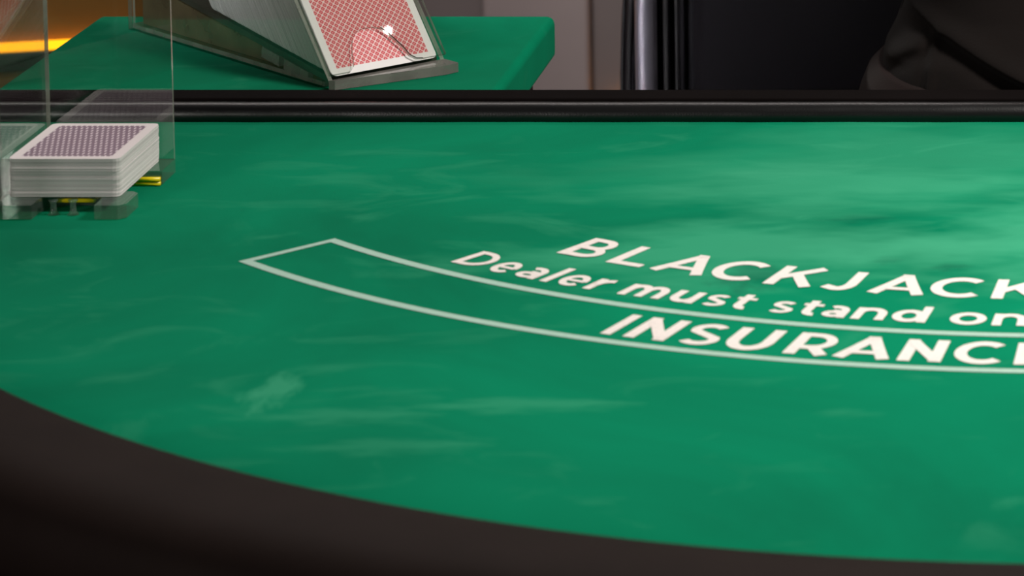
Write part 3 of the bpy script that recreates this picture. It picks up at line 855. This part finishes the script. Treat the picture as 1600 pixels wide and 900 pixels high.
bm = skirt_mesh(((0.708, 0.163, 0.150, -0.05), (0.712, 0.172, 0.178, -0.05), (0.704, 0.181, 0.200, -0.055), (0.692, 0.187, 0.212, -0.055), (0.675, 0.193, 0.222, -0.055), (0.655, 0.198, 0.225, -0.055)), [(-0.06, 0.69, -0.055, 0.65, 0.004, 0.003)])
o = mesh_obj('jacket_hem', bm, M['trousers'], ps, smooth=True, label='turned reddish-brown lower hem')
o.modifiers.new('solid', 'SOLIDIFY').thickness = 0.003
# hands of the crossed arms
def hand(s, dz):
    wx, wy, wz = -s * 0.03, -0.185, 0.965 + s * 0.025
    d = Vector((-s * 0.93, 0.30, 0.10)).normalized()
    side = Vector((0.0, -0.2, 1.0)).normalized()
    pv = [(wx, wy, wz, (0.024, 0.018)), tuple(Vector((wx, wy, wz)) + d * 0.045) + ((0.036, 0.016),), tuple(Vector((wx, wy, wz)) + d * 0.080) + ((0.034, 0.014),)]
    pe = [(0, 1), (1, 2)]
    o = skinned('hand', pv, pe, M['skin'], ps, sub=2)
    for j, ln in enumerate((0.068, 0.078, 0.072, 0.056)):
        b0 = Vector((wx, wy, wz)) + d * 0.072 + side * (0.026 - j * 0.0175)
        d1 = (d + Vector((0, 0, -0.10))).normalized(); d2 = (d + Vector((0, 0, -0.5))).normalized(); d3 = (d + Vector((0, 0, -0.95))).normalized()
        p1 = b0 + d1 * ln * 0.45; p2 = p1 + d2 * ln * 0.32; p3 = p2 + d3 * ln * 0.25
        skinned('finger', [tuple(q) + (r_,) for q, r_ in ((b0, 0.0088), (p1, 0.0086), (p2, 0.0078), (p3, 0.0066))], [(0, 1), (1, 2), (2, 3)], M['skin'], o, sub=1)
    b0 = Vector((wx, wy, wz)) + d * 0.022 + side * 0.024
    p1 = b0 + (d * 0.6 + side * 0.7).normalized() * 0.034; p2 = p1 + (d * 0.95 + side * 0.2).normalized() * 0.028
    skinned('thumb', [tuple(b0) + (0.011,), tuple(p1) + (0.0098,), tuple(p2) + (0.008,)], [(0, 1), (1, 2)], M['skin'], o, sub=1)
hand(-1, 0.0); hand(1, 0.026)
# face, ears, hair, shoes
def ball(name, loc, rad, scale, mat, parent, label=None, seg=20):
    bm = bmesh.new(); bmesh.ops.create_uvsphere(bm, u_segments=seg, v_segments=seg // 2 + 2, radius=rad)
    for v in bm.verts: v.co = Vector((v.co.x * scale[0] + loc[0], v.co.y * scale[1] + loc[1], v.co.z * scale[2] + loc[2]))
    return mesh_obj(name, bm, mat, parent, smooth=True, label=label)
for s in (-1, 1):
    e_ = ball('eye', (s * 0.028, -0.052, 1.318), 0.011, (1.1, 0.9, 0.62), M['eye'], ps)
    ball('iris', (s * 0.028, -0.0595, 1.318), 0.0048, (1, 0.6, 1), M['hair'], e_)
    ball('ear', (s * 0.074, 0.022, 1.305), 0.028, (0.3, 0.6, 1), M['skin'], ps)
    ball('eyebrow', (s * 0.029, -0.056, 1.336), 0.017, (1, 0.3, 0.18), M['hair'], ps)
    ball('shoe', (s * 0.13, -0.475, 0.05), 0.055, (0.85, 2.3, 0.88), M['black_plastic'], ps, 'black shoe')
ball('nose', (0, -0.068, 1.294), 0.014, (0.85, 1.0, 1.7), M['skin'], ps)
ball('mouth', (0, -0.056, 1.262), 0.021, (1, 0.4, 0.26), M['lip'], ps)
bm = bmesh.new(); bmesh.ops.create_uvsphere(bm, u_segments=28, v_segments=18, radius=0.1)
bmesh.ops.delete(bm, geom=[v for v in bm.verts if v.co.z < (0.035 if v.co.y < -0.02 else -0.055)], context='VERTS')
for v in bm.verts: v.co = Vector((v.co.x * 0.83, v.co.y * 0.98 + 0.026, v.co.z * 1.02 + 1.335))
o = mesh_obj('hair', bm, M['hair'], ps, smooth=True, label='short dark hair')
o.modifiers.new('solid', 'SOLIDIFY').thickness = 0.012
